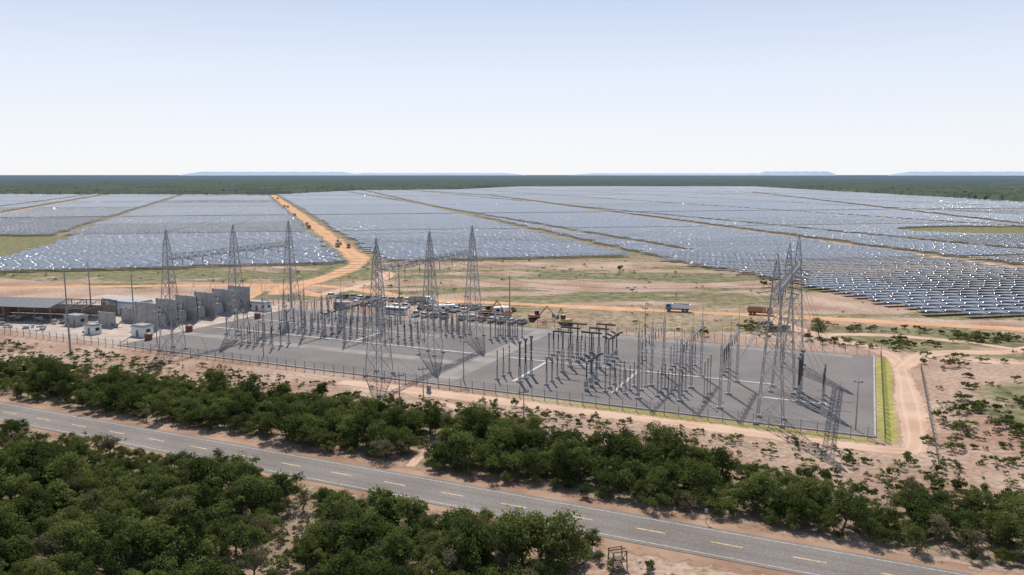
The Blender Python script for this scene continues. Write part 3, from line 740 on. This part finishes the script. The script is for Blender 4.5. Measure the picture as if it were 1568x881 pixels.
def mesa(az0,az1,h,dist):
    n=60; V=[];F=[]
    for i in range(n+1):
        az=math.radians(az0+(az1-az0)*i/n); e_=min(1,min(i,n-i)/7); hh=h*(e_**.7)*(1+.03*math.sin(i*.9)+.02*math.sin(i*2.3))
        sx,cy=math.sin(az),math.cos(az)
        for d,z in ((dist-900,-5),(dist-300,hh*.6),(dist,hh),(dist+3000,hh),(dist+3500,-5)): V.append((d*sx,d*cy,z))
    for i in range(n):
        for k in range(4): a=i*5+k; F.append((a,a+5,a+6,a+1))
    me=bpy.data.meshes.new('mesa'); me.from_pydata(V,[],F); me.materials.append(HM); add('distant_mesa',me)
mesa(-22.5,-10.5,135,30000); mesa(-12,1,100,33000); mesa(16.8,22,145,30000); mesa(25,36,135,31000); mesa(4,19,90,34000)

# ================================================================ LIGHT, SKY, CAMERA
el=math.radians(51); az=math.radians(-8.8)
S=Vector((math.sin(az)*math.cos(el),math.cos(az)*math.cos(el),math.sin(el)))
sd=bpy.data.lights.new('sun','SUN'); sd.energy=5.0; sd.angle=math.radians(.5); sd.color=(1,.95,.875)
so=bpy.data.objects.new('sun',sd); so.rotation_euler=(-S).to_track_quat('-Z','Y').to_euler(); COL.objects.link(so)
w=bpy.data.worlds.new('World'); sc.world=w; w.use_nodes=True; nt=w.node_tree; bg=nt.nodes['Background']
sky=N(nt,'ShaderNodeTexSky'); sky.sky_type='NISHITA'; sky.sun_disc=False; sky.sun_elevation=el; sky.sun_rotation=az; sky.altitude=300; sky.air_density=1; sky.dust_density=1.0; sky.ozone_density=2
tc=N(nt,'ShaderNodeTexCoord'); sx=N(nt,'ShaderNodeSeparateXYZ'); nt.links.new(tc.outputs['Generated'],sx.inputs[0])
cr=N(nt,'ShaderNodeValToRGB'); nt.links.new(sx.outputs['Z'],cr.inputs[0]); E=cr.color_ramp.elements
E[0].position=0; E[0].color=(.955,.97,1.0,1); E[1].position=1; E[1].color=(.10,.16,.32,1)
for p_,c_ in ((.05,(.91,.94,1.0)),(.12,(.80,.865,.99)),(.22,(.58,.68,.88)),(.45,(.26,.37,.58))):
    q=cr.color_ramp.elements.new(p_); q.color=(*c_,1)
vm=N(nt,'ShaderNodeVectorMath',operation='SCALE'); vm.inputs['Scale'].default_value=10.; nt.links.new(cr.outputs[0],vm.inputs[0])
mx=mixc(nt,.9,sky.outputs[0],vm.outputs[0])
nt.links.new(mx,bg.inputs[0]); bg.inputs[1].default_value=.1
cam=bpy.data.cameras.new('camera'); cam.sensor_width=36; cam.lens=28.01; cam.clip_end=80000; cam.clip_start=1
co=bpy.data.objects.new('camera',cam); co.location=(0,0,50); co.rotation_euler=(math.radians(90-8.094),0,0); COL.objects.link(co); sc.camera=co
sc.view_settings.view_transform='Standard'; sc.view_settings.look='None'; sc.view_settings.exposure=0
print('objects',len(bpy.data.objects))
